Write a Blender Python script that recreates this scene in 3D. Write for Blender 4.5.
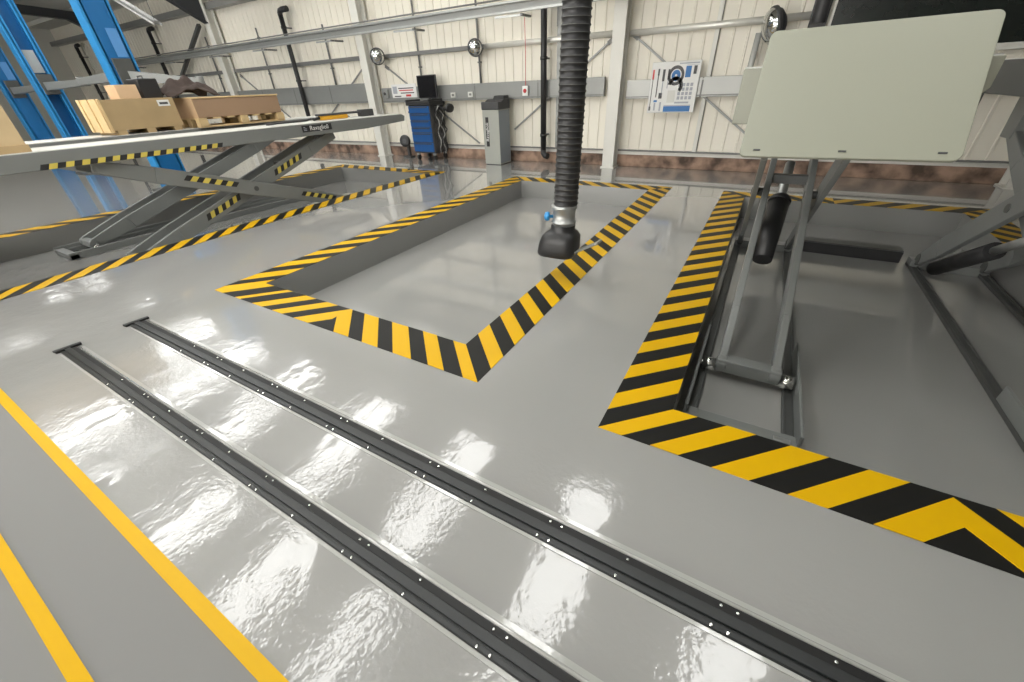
import bpy, bmesh, math, random
from mathutils import Vector, Matrix
random.seed(7)
for o in list(bpy.data.objects): bpy.data.objects.remove(o)
scene = bpy.context.scene
COL = scene.collection
PI = math.pi

# ------------------------------------------------------------------ camera
CAM_H = 1.35
YAW, PIT, ROL, FPX = -5.49445475e-01, 5.76040542e-01, -4.60833021e-02, 391.4969
fw = Vector((math.sin(YAW)*math.cos(PIT), math.cos(YAW)*math.cos(PIT), -math.sin(PIT)))
r0 = Vector((math.cos(YAW), -math.sin(YAW), 0)); u0 = r0.cross(fw)
cr = r0*math.cos(ROL)+u0*math.sin(ROL); cu = -r0*math.sin(ROL)+u0*math.cos(ROL)
cam = bpy.data.cameras.new('camera'); camo = bpy.data.objects.new('camera', cam); COL.objects.link(camo)
cam.sensor_width = 36; cam.lens = FPX/1024*36; cam.clip_start = .05; cam.clip_end = 200
M = Matrix((cr, cu, -fw)).transposed().to_4x4(); M.translation = Vector((0, 0, CAM_H)); camo.matrix_world = M
scene.camera = camo

# ------------------------------------------------------------------ world, exposure
w = bpy.data.worlds.new('world'); scene.world = w; w.use_nodes = True
w.node_tree.nodes['Background'].inputs[0].default_value = (.8, .9, 1, 1)
w.node_tree.nodes['Background'].inputs[1].default_value = .6
vs = scene.view_settings
vs.view_transform = 'Standard'; vs.look = 'None'; vs.gamma = 1; vs.use_curve_mapping = False
vs.exposure = 0.0
ROOF_E = 9.5
DOOR_FILL_E = 12.5

# ------------------------------------------------------------------ materials
def mat(name, col, rough=.5, metal=0, var=0, vscale=6, bump=0, bscale=40, coat=0, coat_rough=.05, emit=0, spec=.5):
    m = bpy.data.materials.new(name); m.use_nodes = True
    nt = m.node_tree; b = nt.nodes['Principled BSDF']
    b.inputs['Base Color'].default_value = (*col, 1); b.inputs['Roughness'].default_value = rough
    b.inputs['Metallic'].default_value = metal; b.inputs['Coat Weight'].default_value = coat
    b.inputs['Coat Roughness'].default_value = coat_rough; b.inputs['Specular IOR Level'].default_value = spec
    if emit:
        b.inputs['Emission Color'].default_value = (*col, 1); b.inputs['Emission Strength'].default_value = emit
    tc = nt.nodes.new('ShaderNodeTexCoord')
    if var:
        n = nt.nodes.new('ShaderNodeTexNoise'); n.inputs['Scale'].default_value = vscale; n.inputs['Detail'].default_value = 4
        nt.links.new(tc.outputs['Object'], n.inputs['Vector'])
        mx = nt.nodes.new('ShaderNodeMix'); mx.data_type = 'RGBA'
        mx.inputs['A'].default_value = (*[c*(1-var) for c in col], 1); mx.inputs['B'].default_value = (*[min(1, c*(1+var)) for c in col], 1)
        fo_ = n.outputs['Fac']
        if var > .5:
            mr = nt.nodes.new('ShaderNodeMapRange'); mr.inputs['From Min'].default_value = .36; mr.inputs['From Max'].default_value = .64
            nt.links.new(fo_, mr.inputs['Value']); fo_ = mr.outputs['Result']
        nt.links.new(fo_, mx.inputs['Factor']); nt.links.new(mx.outputs['Result'], b.inputs['Base Color'])
    if bump:
        n2 = nt.nodes.new('ShaderNodeTexNoise'); n2.inputs['Scale'].default_value = bscale; n2.inputs['Detail'].default_value = 3
        nt.links.new(tc.outputs['Object'], n2.inputs['Vector'])
        bp = nt.nodes.new('ShaderNodeBump'); bp.inputs['Strength'].default_value = bump; bp.inputs['Distance'].default_value = .01
        nt.links.new(n2.outputs['Fac'], bp.inputs['Height']); nt.links.new(bp.outputs['Normal'], b.inputs['Normal'])
    return m

def floor_mat(name, col):
    """grey epoxy paint: glossy, orange-peel surface in the lane beside the rails, duller in the walkway"""
    m = bpy.data.materials.new(name); m.use_nodes = True; nt = m.node_tree; b = nt.nodes['Principled BSDF']
    L = nt.links.new; N = nt.nodes.new
    tc = N('ShaderNodeTexCoord'); sx = N('ShaderNodeSeparateXYZ'); L(tc.outputs['Object'], sx.inputs[0])
    def ramp(a, c, inp):
        r = N('ShaderNodeMapRange'); r.inputs['From Min'].default_value = a; r.inputs['From Max'].default_value = c
        L(inp, r.inputs['Value']); return r.outputs['Result']
    def math_(op, a, b_):
        n = N('ShaderNodeMath'); n.operation = op
        for i, v in enumerate((a, b_)):
            if isinstance(v, (int, float)): n.inputs[i].default_value = v
            else: L(v, n.inputs[i])
        return n.outputs[0]
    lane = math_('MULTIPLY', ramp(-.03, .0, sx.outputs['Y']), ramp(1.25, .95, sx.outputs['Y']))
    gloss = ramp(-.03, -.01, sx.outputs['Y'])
    nv = N('ShaderNodeTexNoise'); nv.inputs['Scale'].default_value = 1.2; nv.inputs['Detail'].default_value = 3
    L(tc.outputs['Object'], nv.inputs['Vector'])
    mx = N('ShaderNodeMix'); mx.data_type = 'RGBA'
    mx.inputs['A'].default_value = (*[c*.95 for c in col], 1); mx.inputs['B'].default_value = (*[c*1.05 for c in col], 1)
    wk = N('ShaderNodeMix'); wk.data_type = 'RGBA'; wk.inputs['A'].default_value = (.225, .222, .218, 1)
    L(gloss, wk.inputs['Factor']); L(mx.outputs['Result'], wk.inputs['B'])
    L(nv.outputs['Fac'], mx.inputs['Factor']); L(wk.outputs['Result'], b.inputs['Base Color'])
    b.inputs['Specular IOR Level'].default_value = .2
    rr = N('ShaderNodeMapRange'); rr.inputs['To Min'].default_value = .55; rr.inputs['To Max'].default_value = .16
    L(gloss, rr.inputs['Value']); L(rr.outputs['Result'], b.inputs['Roughness'])
    L(gloss, b.inputs['Coat Weight']); b.inputs['Coat Roughness'].default_value = .03; b.inputs['Coat IOR'].default_value = 1.5
    # orange peel: broad waves + fine ripples, patchy
    n1 = N('ShaderNodeTexNoise'); n1.inputs['Scale'].default_value = 9; n1.inputs['Detail'].default_value = 1
    n2 = N('ShaderNodeTexNoise'); n2.inputs['Scale'].default_value = 52; n2.inputs['Detail'].default_value = 2
    n3 = N('ShaderNodeTexNoise'); n3.inputs['Scale'].default_value = 2.6
    for n in (n1, n2, n3): L(tc.outputs['Object'], n.inputs['Vector'])
    patch = ramp(.35, .7, n3.outputs['Fac'])
    h = math_('ADD', math_('MULTIPLY', n1.outputs['Fac'], .5), math_('MULTIPLY', math_('MULTIPLY', n2.outputs['Fac'], .34), patch))
    st = math_('ADD', math_('MULTIPLY', lane, .9), .06)
    bp = N('ShaderNodeBump'); bp.inputs['Distance'].default_value = .0042
    L(h, bp.inputs['Height']); L(st, bp.inputs['Strength'])
    L(bp.outputs['Normal'], b.inputs['Coat Normal']); L(bp.outputs['Normal'], b.inputs['Normal'])
    return m

MT = dict(
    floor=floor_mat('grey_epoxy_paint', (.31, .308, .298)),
    pit=mat('pit_grey_paint', (.255, .255, .245), .35, var=.06, vscale=1.5, coat=.25, coat_rough=.1, bump=.03, bscale=6),
    yellow=mat('yellow_floor_paint', (.66, .385, .001), .40, var=.03, spec=.2),
    black=mat('black_floor_paint', (.011, .011, .010), .42, var=.2, spec=.18),
    wall=mat('ivory_cladding', (.80, .762, .665), .5, var=.05, vscale=.8),
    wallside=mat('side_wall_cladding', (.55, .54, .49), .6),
    roof=mat('roof_sheet', (.66, .66, .63), .6, var=.05),
    plinth=mat('stained_masonry', (.25, .165, .12), .85, var=.7, vscale=3.5, bump=.6, bscale=18),
    skylight=mat('rooflight_daylight', (.985, .985, .96), .4, emit=ROOF_E),
    doorfill=mat('door_fill_light', (1.0, .975, .93), .4, emit=DOOR_FILL_E),
    steelwhite=mat('white_painted_steel', (.70, .69, .64), .45, var=.03),
    darksteel=mat('dark_painted_steel', (.035, .037, .042), .5, var=.1),
    galv=mat('galvanised_steel', (.42, .43, .42), .38, metal=.7, var=.12, vscale=14),
    zinc=mat('bright_zinc_tube', (.78, .77, .72), .4, metal=.45, var=.05),
    silver=mat('silver_trunking', (.46, .465, .445), .42, metal=.2, var=.08, vscale=3),
    trunk=mat('grey_trunking', (.27, .275, .265), .42, metal=.25, var=.08, vscale=3),
    wire=mat('grey_conduit', (.17, .17, .165), .5, var=.1),
    liftgrey=mat('grey_lift_paint', (.19, .198, .192), .42, var=.05, vscale=8),
    liftdark=mat('dark_lift_paint_and_shade', (.075, .078, .075), .45, var=.08),
    liftedge=mat('light_platform_edge', (.62, .62, .58), .4, var=.04),
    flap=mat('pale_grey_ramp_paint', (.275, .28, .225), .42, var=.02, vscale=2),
    chrome=mat('polished_steel', (.80, .80, .78), .16, metal=1),
    mirror=mat('mirror_dome', (.62, .63, .63), .06, metal=1),
    rubber=mat('black_rubber', (.018, .018, .019), .42, var=.15, vscale=20),
    hose=mat('black_hose_rubber', (.022, .022, .023), .45, var=.15, vscale=10),
    hoserib=mat('worn_hose_rib', (.12, .12, .115), .5, var=.2, vscale=20),
    railblk=mat('black_rail_steel', (.014, .016, .0165), .42, var=.25, vscale=9, bump=.08),
    railslot=mat('rail_slot', (.004, .004, .004), .6),
    lip=mat('clear_sealant_lip', (.42, .42, .40), .12, coat=1, var=.06, bump=.12, bscale=30),
    blue=mat('blue_lift_paint', (.006, .125, .34), .4, var=.05),
    bluelite=mat('light_blue_lift_paint', (.018, .215, .50), .4, var=.05),
    bluelabel=mat('pale_blue_label', (.09, .27, .58), .45),
    blueknob=mat('blue_plastic', (.03, .25, .55), .4),
    drawer=mat('blue_drawer_paint', (.008, .078, .26), .4, var=.05),
    ply=mat('pale_plywood', (.56, .42, .24), .7, var=.18, vscale=5),
    crate=mat('plywood_crate', (.42, .30, .155), .75, var=.2, vscale=4),
    pine=mat('pale_pine', (.66, .48, .25), .7, var=.15, vscale=9),
    cardboard=mat('brown_cardboard', (.36, .235, .145), .8, var=.06, vscale=3),
    cardlite=mat('pale_and_lit_cardboard', (.62, .42, .25), .8, var=.06),
    cloth=mat('brown_cloth', (.05, .034, .028), .9, var=.4, vscale=12, bump=.5, bscale=30),
    white=mat('white_board', (.74, .74, .72), .45),
    whitetext=mat('white_print', (.80, .80, .78), .5),
    blackplate=mat('black_plate', (.02, .02, .022), .4),
    red=mat('red_print', (.55, .04, .04), .5),
    pblue=mat('blue_print', (.03, .16, .42), .5),
    greyprint=mat('grey_print', (.36, .38, .42), .5),
    tapeyel=mat('yellow_tape', (.62, .50, .09), .5, var=.1),
    tapeblk=mat('black_tape', (.02, .02, .02), .5),
    screen=mat('black_screen', (.010, .010, .012), .15, coat=.5),
    blackboard=mat('dark_glazing', (.012, .016, .014), .22, var=.5, vscale=4),
    cabinet=mat('grey_green_cabinet', (.36, .37, .335), .42, var=.04),
    cabside=mat('blue_grey_cabinet_side', (.24, .275, .31), .42, var=.04),
    charcoal=mat('charcoal_plastic', (.05, .05, .052), .45, var=.1),
    cable=mat('pale_cable', (.36, .36, .35), .4),
    orange=mat('yellow_tool_body', (.75, .38, .02), .4),
    tube=mat('white_tube', (.5, .5, .49), .4),
)

# ------------------------------------------------------------------ mesh helper
class MB:
    def __init__(s): s.v = []; s.f = []; s.m = []; s.mats = []; s.sm = []
    def mi(s, m):
        if m not in s.mats: s.mats.append(m)
        return s.mats.index(m)
    def add(s, vs_, fs, m, smooth=False):
        k = len(s.v); s.v += [tuple(v) for v in vs_]; i = s.mi(m)
        for f in fs: s.f.append(tuple(k+a for a in f)); s.m.append(i); s.sm.append(smooth)
    def box(s, x0, x1, y0, y1, z0, z1, m):
        s.hexa([(x0,y0,z0),(x1,y0,z0),(x1,y1,z0),(x0,y1,z0),(x0,y0,z1),(x1,y0,z1),(x1,y1,z1),(x0,y1,z1)], m); return s
    def hexa(s, p, m): s.add(p, [(0,3,2,1),(4,5,6,7),(0,1,5,4),(1,2,6,5),(2,3,7,6),(3,0,4,7)], m)
    def beam(s, a, b, wd, ht, m, side=(1,0,0), w2=None, h2=None):
        """box beam from a to b; wd along `side`, ht perpendicular"""
        a = Vector(a); b = Vector(b); d = (b-a).normalized(); sd = Vector(side); sd = (sd-d*sd.dot(d)).normalized(); up = sd.cross(d)
        w2 = wd if w2 is None else w2; h2 = ht if h2 is None else h2
        P = []
        for c, W, H in ((a, wd, ht), (b, w2, h2)):
            P += [c-sd*W/2-up*H/2, c+sd*W/2-up*H/2, c+sd*W/2+up*H/2, c-sd*W/2+up*H/2]
        s.add(P, [(3,2,1,0),(4,5,6,7),(0,1,5,4),(1,2,6,5),(2,3,7,6),(3,0,4,7)], m); return s
    def prism(s, poly, axis, t0, t1, m, cap=None):
        """extrude 2-D polygon along axis ('x': poly=(y,z); 'y': (x,z); 'z': (x,y))"""
        def P(p, t): return {'x': (t,p[0],p[1]), 'y': (p[0],t,p[1]), 'z': (p[0],p[1],t)}[axis]
        n = len(poly); V = [P(p,t0) for p in poly]+[P(p,t1) for p in poly]
        F = [(i,(i+1)%n,n+(i+1)%n,n+i) for i in range(n)]
        s.add(V, F+[tuple(range(n-1,-1,-1)), tuple(range(n,2*n))], m); return s
    def tube(s, pts, r, m, seg=10, closed=False, caps=True, rads=None, mats=None):
        pts = [Vector(p) for p in pts]; n = len(pts); rings = []
        up = None
        for i in range(n):
            d = (pts[min(i+1,n-1)]-pts[max(i-1,0)]).normalized()
            if up is None:
                up = Vector((0,0,1)) if abs(d.z) < .9 else Vector((1,0,0))
            up = (up-d*up.dot(d)).normalized(); sd = d.cross(up)
            R = rads[i] if rads else r
            rings.append([pts[i]+(up*math.cos(2*PI*k/seg)+sd*math.sin(2*PI*k/seg))*R for k in range(seg)])
        V = [v for rg in rings for v in rg]
        for i in range(n-1):
            F = [(i*seg+k, i*seg+(k+1)%seg, (i+1)*seg+(k+1)%seg, (i+1)*seg+k) for k in range(seg)]
            mm = mats[i] if mats else m
            if i == 0: base = len(s.v); s.add(V, [], mm)
            ix = s.mi(mm)
            for f in F: s.f.append(tuple(base+a for a in f)); s.m.append(ix); s.sm.append(True)
        if caps:
            s.f.append(tuple(base+k for k in range(seg-1,-1,-1))); s.m.append(s.mi(m)); s.sm.append(False)
            s.f.append(tuple(base+(n-1)*seg+k for k in range(seg))); s.m.append(s.mi(m)); s.sm.append(False)
        return s
    def cyl(s, a, b, r, m, seg=20, r2=None): return s.tube([a, b], r, m, seg, rads=[r, r if r2 is None else r2])
    def lathe(s, prof, c, m, axis=(0,0,1), seg=28, sx=1, sy=1):
        """prof: (radius, height) list, revolved about axis through c"""
        ax = Vector(axis).normalized(); t = Vector((1,0,0)) if abs(ax.x) < .9 else Vector((0,1,0))
        e1 = (t-ax*t.dot(ax)).normalized(); e2 = ax.cross(e1); c = Vector(c)
        V = [c+ax*h+(e1*math.cos(2*PI*k/seg)*sx+e2*math.sin(2*PI*k/seg)*sy)*r for r, h in prof for k in range(seg)]
        F = [(i*seg+k, i*seg+(k+1)%seg, (i+1)*seg+(k+1)%seg, (i+1)*seg+k) for i in range(len(prof)-1) for k in range(seg)]
        s.add(V, F, m, True)
        k0 = len(s.v)-len(V); n = len(prof)
        s.f.append(tuple(k0+k for k in range(seg-1,-1,-1))); s.m.append(s.mi(m)); s.sm.append(False)
        s.f.append(tuple(k0+(n-1)*seg+k for k in range(seg))); s.m.append(s.mi(m)); s.sm.append(False)
        return s
    def build(s, name, parent=None, bevel=0, loc=None):
        me = bpy.data.meshes.new(name); me.from_pydata(s.v, [], s.f)
        for m in s.mats: me.materials.append(m)
        me.polygons.foreach_set('material_index', s.m); me.polygons.foreach_set('use_smooth', s.sm); me.update()
        bm = bmesh.new(); bm.from_mesh(me); bmesh.ops.recalc_face_normals(bm, faces=bm.faces); bm.to_mesh(me); bm.free()
        o = bpy.data.objects.new(name, me); COL.objects.link(o)
        if parent is not None: o.parent = parent
        if loc is not None: o.location = loc
        if bevel:
            bv = o.modifiers.new('bevel', 'BEVEL'); bv.width = bevel; bv.segments = 2; bv.limit_method = 'ANGLE'; bv.angle_limit = .7
        return o

def tag(o, label, cat, group=None, kind=None):
    o['label'] = label; o['category'] = cat
    if group: o['group'] = group
    if kind: o['kind'] = kind
    return o
def thing(name, label, cat, loc=(0,0,0), rz=0, group=None):
    o = bpy.data.objects.new(name, None); COL.objects.link(o); o.empty_display_size = .1
    o.location = loc; o.rotation_euler = (0,0,rz); return tag(o, label, cat, group)
def structure(o): o['kind'] = 'structure'; return o
def dup(root, loc, rz=None, label=None, group=None):
    kids = {}
    for o in COL.objects:
        if o.parent: kids.setdefault(o.parent, []).append(o)
    def rec(o, par):
        c = o.copy(); COL.objects.link(c)
        if par is not None: c.parent = par
        for k in kids.get(o, []): rec(k, c)
        return c
    c = rec(root, None); c.location = loc
    if rz is not None: c.rotation_euler = (0,0,rz)
    if label: c['label'] = label
    if group: c['group'] = group
    return c
def lettering(text, size, m, parent, mtx, name='lettering', ext=.0008, sx=1):
    cu_ = bpy.data.curves.new(name, 'FONT'); cu_.body = text; cu_.size = size; cu_.extrude = ext; cu_.align_x = 'CENTER'; cu_.align_y = 'CENTER'
    t = bpy.data.objects.new(name, cu_); me = bpy.data.meshes.new_from_object(t); bpy.data.objects.remove(t)
    me.transform(mtx @ Matrix.Diagonal((sx,1,1,1))); me.materials.clear(); me.materials.append(m)
    o = bpy.data.objects.new(name, me); COL.objects.link(o); o.parent = parent; return o

# ------------------------------------------------------------------ building shell
WY = 8.05                       # back wall
PD = -.27                       # depth of the lift recesses
RL = (-8.0, -5.56, .36, 6.17); RC = (-3.46, -1.325, 1.605, 6.19); RR = (-.075, 2.06, 1.593, 6.2)
XW0, XW1, YF = -26., 9., -8.
def roofz(y): return 3.95+.05*(WY-y) if y > -1 else 3.95+.05*(WY+1)-.05*(-1-y)

fb = MB()
xs = sorted({XW0, XW1, *[r[i] for r in (RL, RC, RR) for i in (0,1)]}); ys = sorted({YF, WY, *[r[i] for r in (RL, RC, RR) for i in (2,3)]})
for i in range(len(xs)-1):
    for j in range(len(ys)-1):
        cx, cy = (xs[i]+xs[i+1])/2, (ys[j]+ys[j+1])/2
        if any(r[0] < cx < r[1] and r[2] < cy < r[3] for r in (RL, RC, RR)): continue
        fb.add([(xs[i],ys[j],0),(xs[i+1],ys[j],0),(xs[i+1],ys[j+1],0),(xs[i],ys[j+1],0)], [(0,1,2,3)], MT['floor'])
for x0, x1, y0, y1 in (RL, RC, RR):
    fb.add([(x0,y0,PD),(x1,y0,PD),(x1,y1,PD),(x0,y1,PD)], [(0,1,2,3)], MT['floor'])
    fb.add([(x0,y0,PD),(x1,y0,PD),(x1,y1,PD),(x0,y1,PD),(x0,y0,0),(x1,y0,0),(x1,y1,0),(x0,y1,0)], [(0,1,5,4),(1,2,6,5),(2,3,7,6),(3,0,4,7)], MT['pit'])
structure(fb.build('floor'))

# back wall: vertical ribbed cladding over a stained masonry plinth
wb = MB(); prof = []; x = XW0
while x < XW1:
    prof += [(x, WY), (x+.165, WY), (x+.172, WY-.014), (x+.193, WY-.014)]; x += .2
prof.append((XW1, WY))
WT = roofz(WY)+.02
V = [(p[0], p[1], z) for z in (.27, WT) for p in prof]; n = len(prof)
wb.add(V, [(i, i+1, n+i+1, n+i) for i in range(n-1)], MT['wall'])
structure(wb.build('wall_back'))
pb = MB(); pb.box(XW0, XW1, WY-.05, WY+.1, 0, .2, MT['plinth'])
structure(pb.build('baseboard_back', bevel=.01))
tb = MB(); tb.box(XW0, XW1, WY-.075, WY+.02, .262, .282, MT['wire']).box(XW0, XW1, WY-.03, WY+.02, .2, .262, MT['steelwhite'])
structure(tb.build('trim_1', bevel=.004))
for nm, P in (('wall_left', [(XW0,YF,0),(XW0,WY,0),(XW0,WY,WT),(XW0,-1,roofz(-1)),(XW0,YF,roofz(YF))]),
              ('wall_right', [(XW1,YF,0),(XW1,WY,0),(XW1,WY,WT),(XW1,-1,roofz(-1)),(XW1,YF,roofz(YF))]),
              ('wall_front', [(XW0,YF,0),(XW1,YF,0),(XW1,YF,roofz(YF)),(XW0,YF,roofz(YF))])):
    q = MB(); q.add(P, [tuple(range(len(P)))], MT['wallside']); structure(q.build(nm))
cb = MB()
cb.add([(XW0,WY,WT),(XW1,WY,WT),(XW1,-1,roofz(-1)+.02),(XW0,-1,roofz(-1)+.02),(XW1,YF,roofz(YF)+.02),(XW0,YF,roofz(YF)+.02)], [(0,1,2,3),(3,2,4,5)], MT['roof'])
for y in (7.1, 5.2, 4.4, 1.45, -.9, -2.5, -4.5, -6.3):        # roof purlins
    cb.box(XW0, XW1, y-.04, y+.04, roofz(y)-.12, roofz(y), MT['roof'])
cb.box(XW0, XW1, WY-.22, WY-.02, 3.42, 3.56, MT['trunk'])          # eaves beam
structure(cb.build('ceiling'))

# daylight panels set in the roof slope
SLOPE = -math.atan(.05)
proto = None
def rooflight(x, y0, y1, label, group='rooflights in the roof slope'):
    k = thing('rooflight', label, 'skylight', (x, (y0+y1)/2, roofz((y0+y1)/2)-.02), 0, group)
    k.rotation_euler = (SLOPE if y0 > -1 else -SLOPE, 0, 0); L = (y1-y0)/2
    a = MB(); a.box(-.33,.33,-L,L,-.012,0,MT['skylight']); a.build('diffuser', k)
    f = MB()
    for s_ in (-1, 1):
        f.box(s_*.35-.02, s_*.35+.02, -L-.04, L+.04, -.035, .005, MT['steelwhite']); f.box(-.33,.33, s_*(L+.02)-.02, s_*(L+.02)+.02, -.035, .005, MT['steelwhite'])
    f.build('frame', k, .003)
rooflight(1.04, 1.68, 2.85, 'shorter daylight panel at the right-hand end of the rooflight row')
for x in (-1.03, -3.2, -5.5, -8.0, -10.3, -12.6):
    rooflight(x, 1.68, 4.0, 'long daylight panel in the roof slope nearer the back wall')
for x in (-4.7, -7.0, -9.4, -13.2):  # added row, lifts the light on the back wall and recess floor
    rooflight(x, 5.48, 6.85, 'shorter glowing panel added in the roof slope to brighten the back wall')
for x, a_, b_ in ((-15.2, 3.3, 3.8), (-19.3, 3.3, 3.85), (-19.2, 2.3, 2.8)):
    rooflight(x, a_, b_, 'small square daylight panel far to the left in the roof')
for x in (-.9, -2.8, -4.58, -6.5, -8.75, -10.7, -12.9, -15.4):
    rooflight(x, -.95, 1.2, 'long daylight panel in the roof slope above the floor rails')

# added glowing doors behind the viewpoint: fill light for the back wall
for i, x in enumerate((-11.0, -6.4, -1.8)):
    a = MB(); a.box(x-1.9, x+1.9, YF+.02, YF+.05, .3, 3.0, MT['doorfill']); dr = structure(a.build('door_%d' % (i+1)))
    a = MB()
    for xx in (-1.95, -.65, .65, 1.95): a.box(x+xx-.05, x+xx+.05, YF+.01, YF+.09, 0, 3.1, MT['steelwhite'])
    for zz in (.15, 1.15, 2.1, 3.05): a.box(x-2, x+2, YF+.01, YF+.085, zz-.05, zz+.05, MT['steelwhite'])
    a.box(x-1.95, x+1.95, YF+.01, YF+.05, 0, .3, MT['steelwhite']); a.build('door_frame', dr, .004)
# ------------------------------------------------------------------ floor markings
def clip(poly, a, b, c):                      # keep a*x+b*y >= c
    out = []
    for i in range(len(poly)):
        p, q = poly[i], poly[(i+1) % len(poly)]; dp, dq = a*p[0]+b*p[1]-c, a*q[0]+b*q[1]-c
        if dp >= 0: out.append(p)
        if (dp >= 0) != (dq >= 0):
            t = dp/(dp-dq); out.append((p[0]+(q[0]-p[0])*t, p[1]+(q[1]-p[1])*t))
    return out
def stripes(mb, poly, sgn, bounds, first_yellow, z=.003):
    """45-degree stripes on a strip: s = x + sgn*y, bounds ascending"""
    yel = first_yellow
    for a, b in zip(bounds[:-1], bounds[1:]):
        p = clip(clip(poly, 1, sgn, a), -1, -sgn, -b)
        if len(p) > 2: mb.add([(x, y, z) for x, y in p], [tuple(range(len(p)))], MT['yellow' if yel else 'black'])
        yel = not yel
def run(a, step, n): return [a+step*i for i in range(n)]
def border(R, W, name, label, spec, chev_front, chev_back):
    x0, x1, y0, y1 = R; X0, X1, Y0, Y1 = x0-W, x1+W, y0-W, y1+W
    mb = MB()
    left = [(X0,Y0),(x0,y0),(x0,y1),(X0,Y1)]; right = [(X1,Y0),(X1,Y1),(x1,y1),(x1,y0)]
    front = [(X0,Y0),(X1,Y0),(x1,y0),(x0,y0)]; back = [(X0,Y1),(x0,y1),(x1,y1),(X1,Y1)]
    for key, poly in (('left', left), ('right', right)):
        if key in spec: stripes(mb, poly, *spec[key])
    if 'frontL' in spec:
        stripes(mb, clip(front, -1, 0, -chev_front), *spec['frontL']); stripes(mb, clip(front, 1, 0, chev_front), *spec['frontR'])
    stripes(mb, clip(back, -1, 0, -chev_back), *spec['backL']); stripes(mb, clip(back, 1, 0, chev_back), *spec['backR'])
    o = mb.build(name)
    # give the tape its real thickness
    so = o.modifiers.new('thick', 'SOLIDIFY'); so.thickness = .0025; so.offset = -1
    return tag(o, label, 'floor marking')
H = .137
# centre recess
fl = [-5.07,-4.935,-4.755,-4.675,-4.515,-4.38,-4.252,-4.125,-3.989,-3.825,-3.5]
frb = [-1.2,-.902,-.756,-.627,-.485,-.353,-.202,-.071,.048,.182,.281,.418]
lf = [-10.6+.0]; lb = [-4.935,-5.15,-5.274,-5.444,-5.59]+[-5.59-.163*i for i in range(1,32)]
lb = lb[::-1]
rb = [.182,.281,.418]+[.418+.1365*i for i in range(1,40)]
border(RC, .28, 'hazard_border', 'yellow and black hatched border painted around the empty centre recess', {
    'frontL': (-1, fl, True), 'frontR': (1, frb, False),
    'left': (-1, lb, (len(lb)-2) % 2 == 0), 'right': (1, rb, True),
    'backL': (1, run(1.0, .15, 60), True), 'backR': (1, run(1.0, .15, 60), True)}, -2.385, -2.4)
# right-hand bay
fbL = [-1.669,-1.556,-1.43,-1.313,-1.181,-1.044,-.913,-.786,-.655,-.521,-.2]
cx2 = .925
fbR = [2*cx2-s-2*0 for s in fbL][::-1]          # mirrored in x = .925 : x' = 1.85 - x, s' = x'+y
fbR = [1.85-(s+1.313)+1.313 for s in fbL][::-1]
ll = [-1.669-.1335*i for i in range(0,46)][::-1]
rr_ = [1.85+1.669+.1335*i for i in range(0,46)]
border(RR, .28, 'hazard_border', 'yellow and black hatched border painted around the scissor lift bay on the right', {
    'frontL': (-1, fbL, True), 'frontR': (1, fbR, False),
    'left': (-1, ll, (len(ll)-2) % 2 == 1), 'right': (1, rr_, False),
    'backL': (1, run(4.0, .16, 60), True), 'backR': (-1, run(-8.0, .16, 70), True)}, cx2, .9)
# left-hand lift bay
lr = [-4.911-.137*6+.137*i for i in range(0,64)]
border(RL, .28, 'hazard_border', 'yellow and black hatched border around the recess under the crate-laden lift', {
    'frontL': (-1, run(-9.2, .137, 40), True), 'frontR': (1, [-4.911-.137*30+.137*i for i in range(60)], False),
    'right': (1, lr, False), 'left': (-1, run(-16, .2, 60), True),
    'backL': (1, run(-3.2, .16, 60), True), 'backR': (-1, run(-15.0, .16, 70), True)}, -6.8, -6.2)

for nm, Y, lab in (('floor_line', (-.036, .006), 'straight yellow line painted on the floor beside the twin black rails'),
                   ('floor_line', (-.305, -.266), 'short piece of yellow line in the bottom left corner, farther from the rails')):
    q = MB(); q.box(-14, 5, Y[0], Y[1], .0005, .003, MT['yellow']); tag(q.build(nm), lab, 'floor marking')

# ------------------------------------------------------------------ floor rails
def floor_rail(y0, y1, x0, label):
    L = 6.2; W = y1-y0
    k = thing('floor_rail', label, 'rail', (x0, y0, 0), 0, 'twin rails let into the floor')
    a = MB(); a.box(0, L, 0, W, .0005, .004, MT['railblk']); a.box(0, L, W*.03, W*.22, .004, .007, MT['railblk'])
    a.box(0, L, W*.30, W*.66, .004, .013, MT['railblk']); a.build('channel', k, .0015)
    sl = MB(); sl.box(.02, L, W*.70, W*.96, .004, .0055, MT['railslot']); sl.build('slot', k)
    lp = MB(); lp.tube([(.03, W+.006, .003), (L, W+.006, .003)], .007, MT['lip'], 8)
    lp.box(.05, L, W+.012, W+.03, .0005, .003, MT['lip']); lp.box(.05, L, -.014, -.002, .0005, .003, MT['lip'])
    lp.build('sealant_lip', k)
    e = MB(); e.prism([(-.03,-.025),(.012,-.02),(.016,W+.03),(-.014,W+.035)], 'z', .0005, .016, MT['railslot']); e.build('end_plate', k, .003)
    s0 = None
    for i in range(18):
        for yy in (W*.10, W*.84):
            for dx in (0, .045) if i % 2 else (0,):
                if s0 is None:
                    sm = MB(); sm.lathe([(.0055,0),(.0055,.002),(.003,.004)], (0,0,0), MT['chrome'], seg=10); o = s0 = sm.build('screw', k)
                else:
                    o = s0.copy(); COL.objects.link(o); o.parent = k
                o.location = (.75+.285*i+dx+(.02 if yy > .05 else 0), yy, .0065 if yy < .03 else .0055)
    return k
floor_rail(.318, .398, -3.68, 'black steel floor rail nearer the yellow line')
floor_rail(.697, .790, -3.68, 'black steel floor rail farther from the yellow line, nearer the hatched recess')

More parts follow.
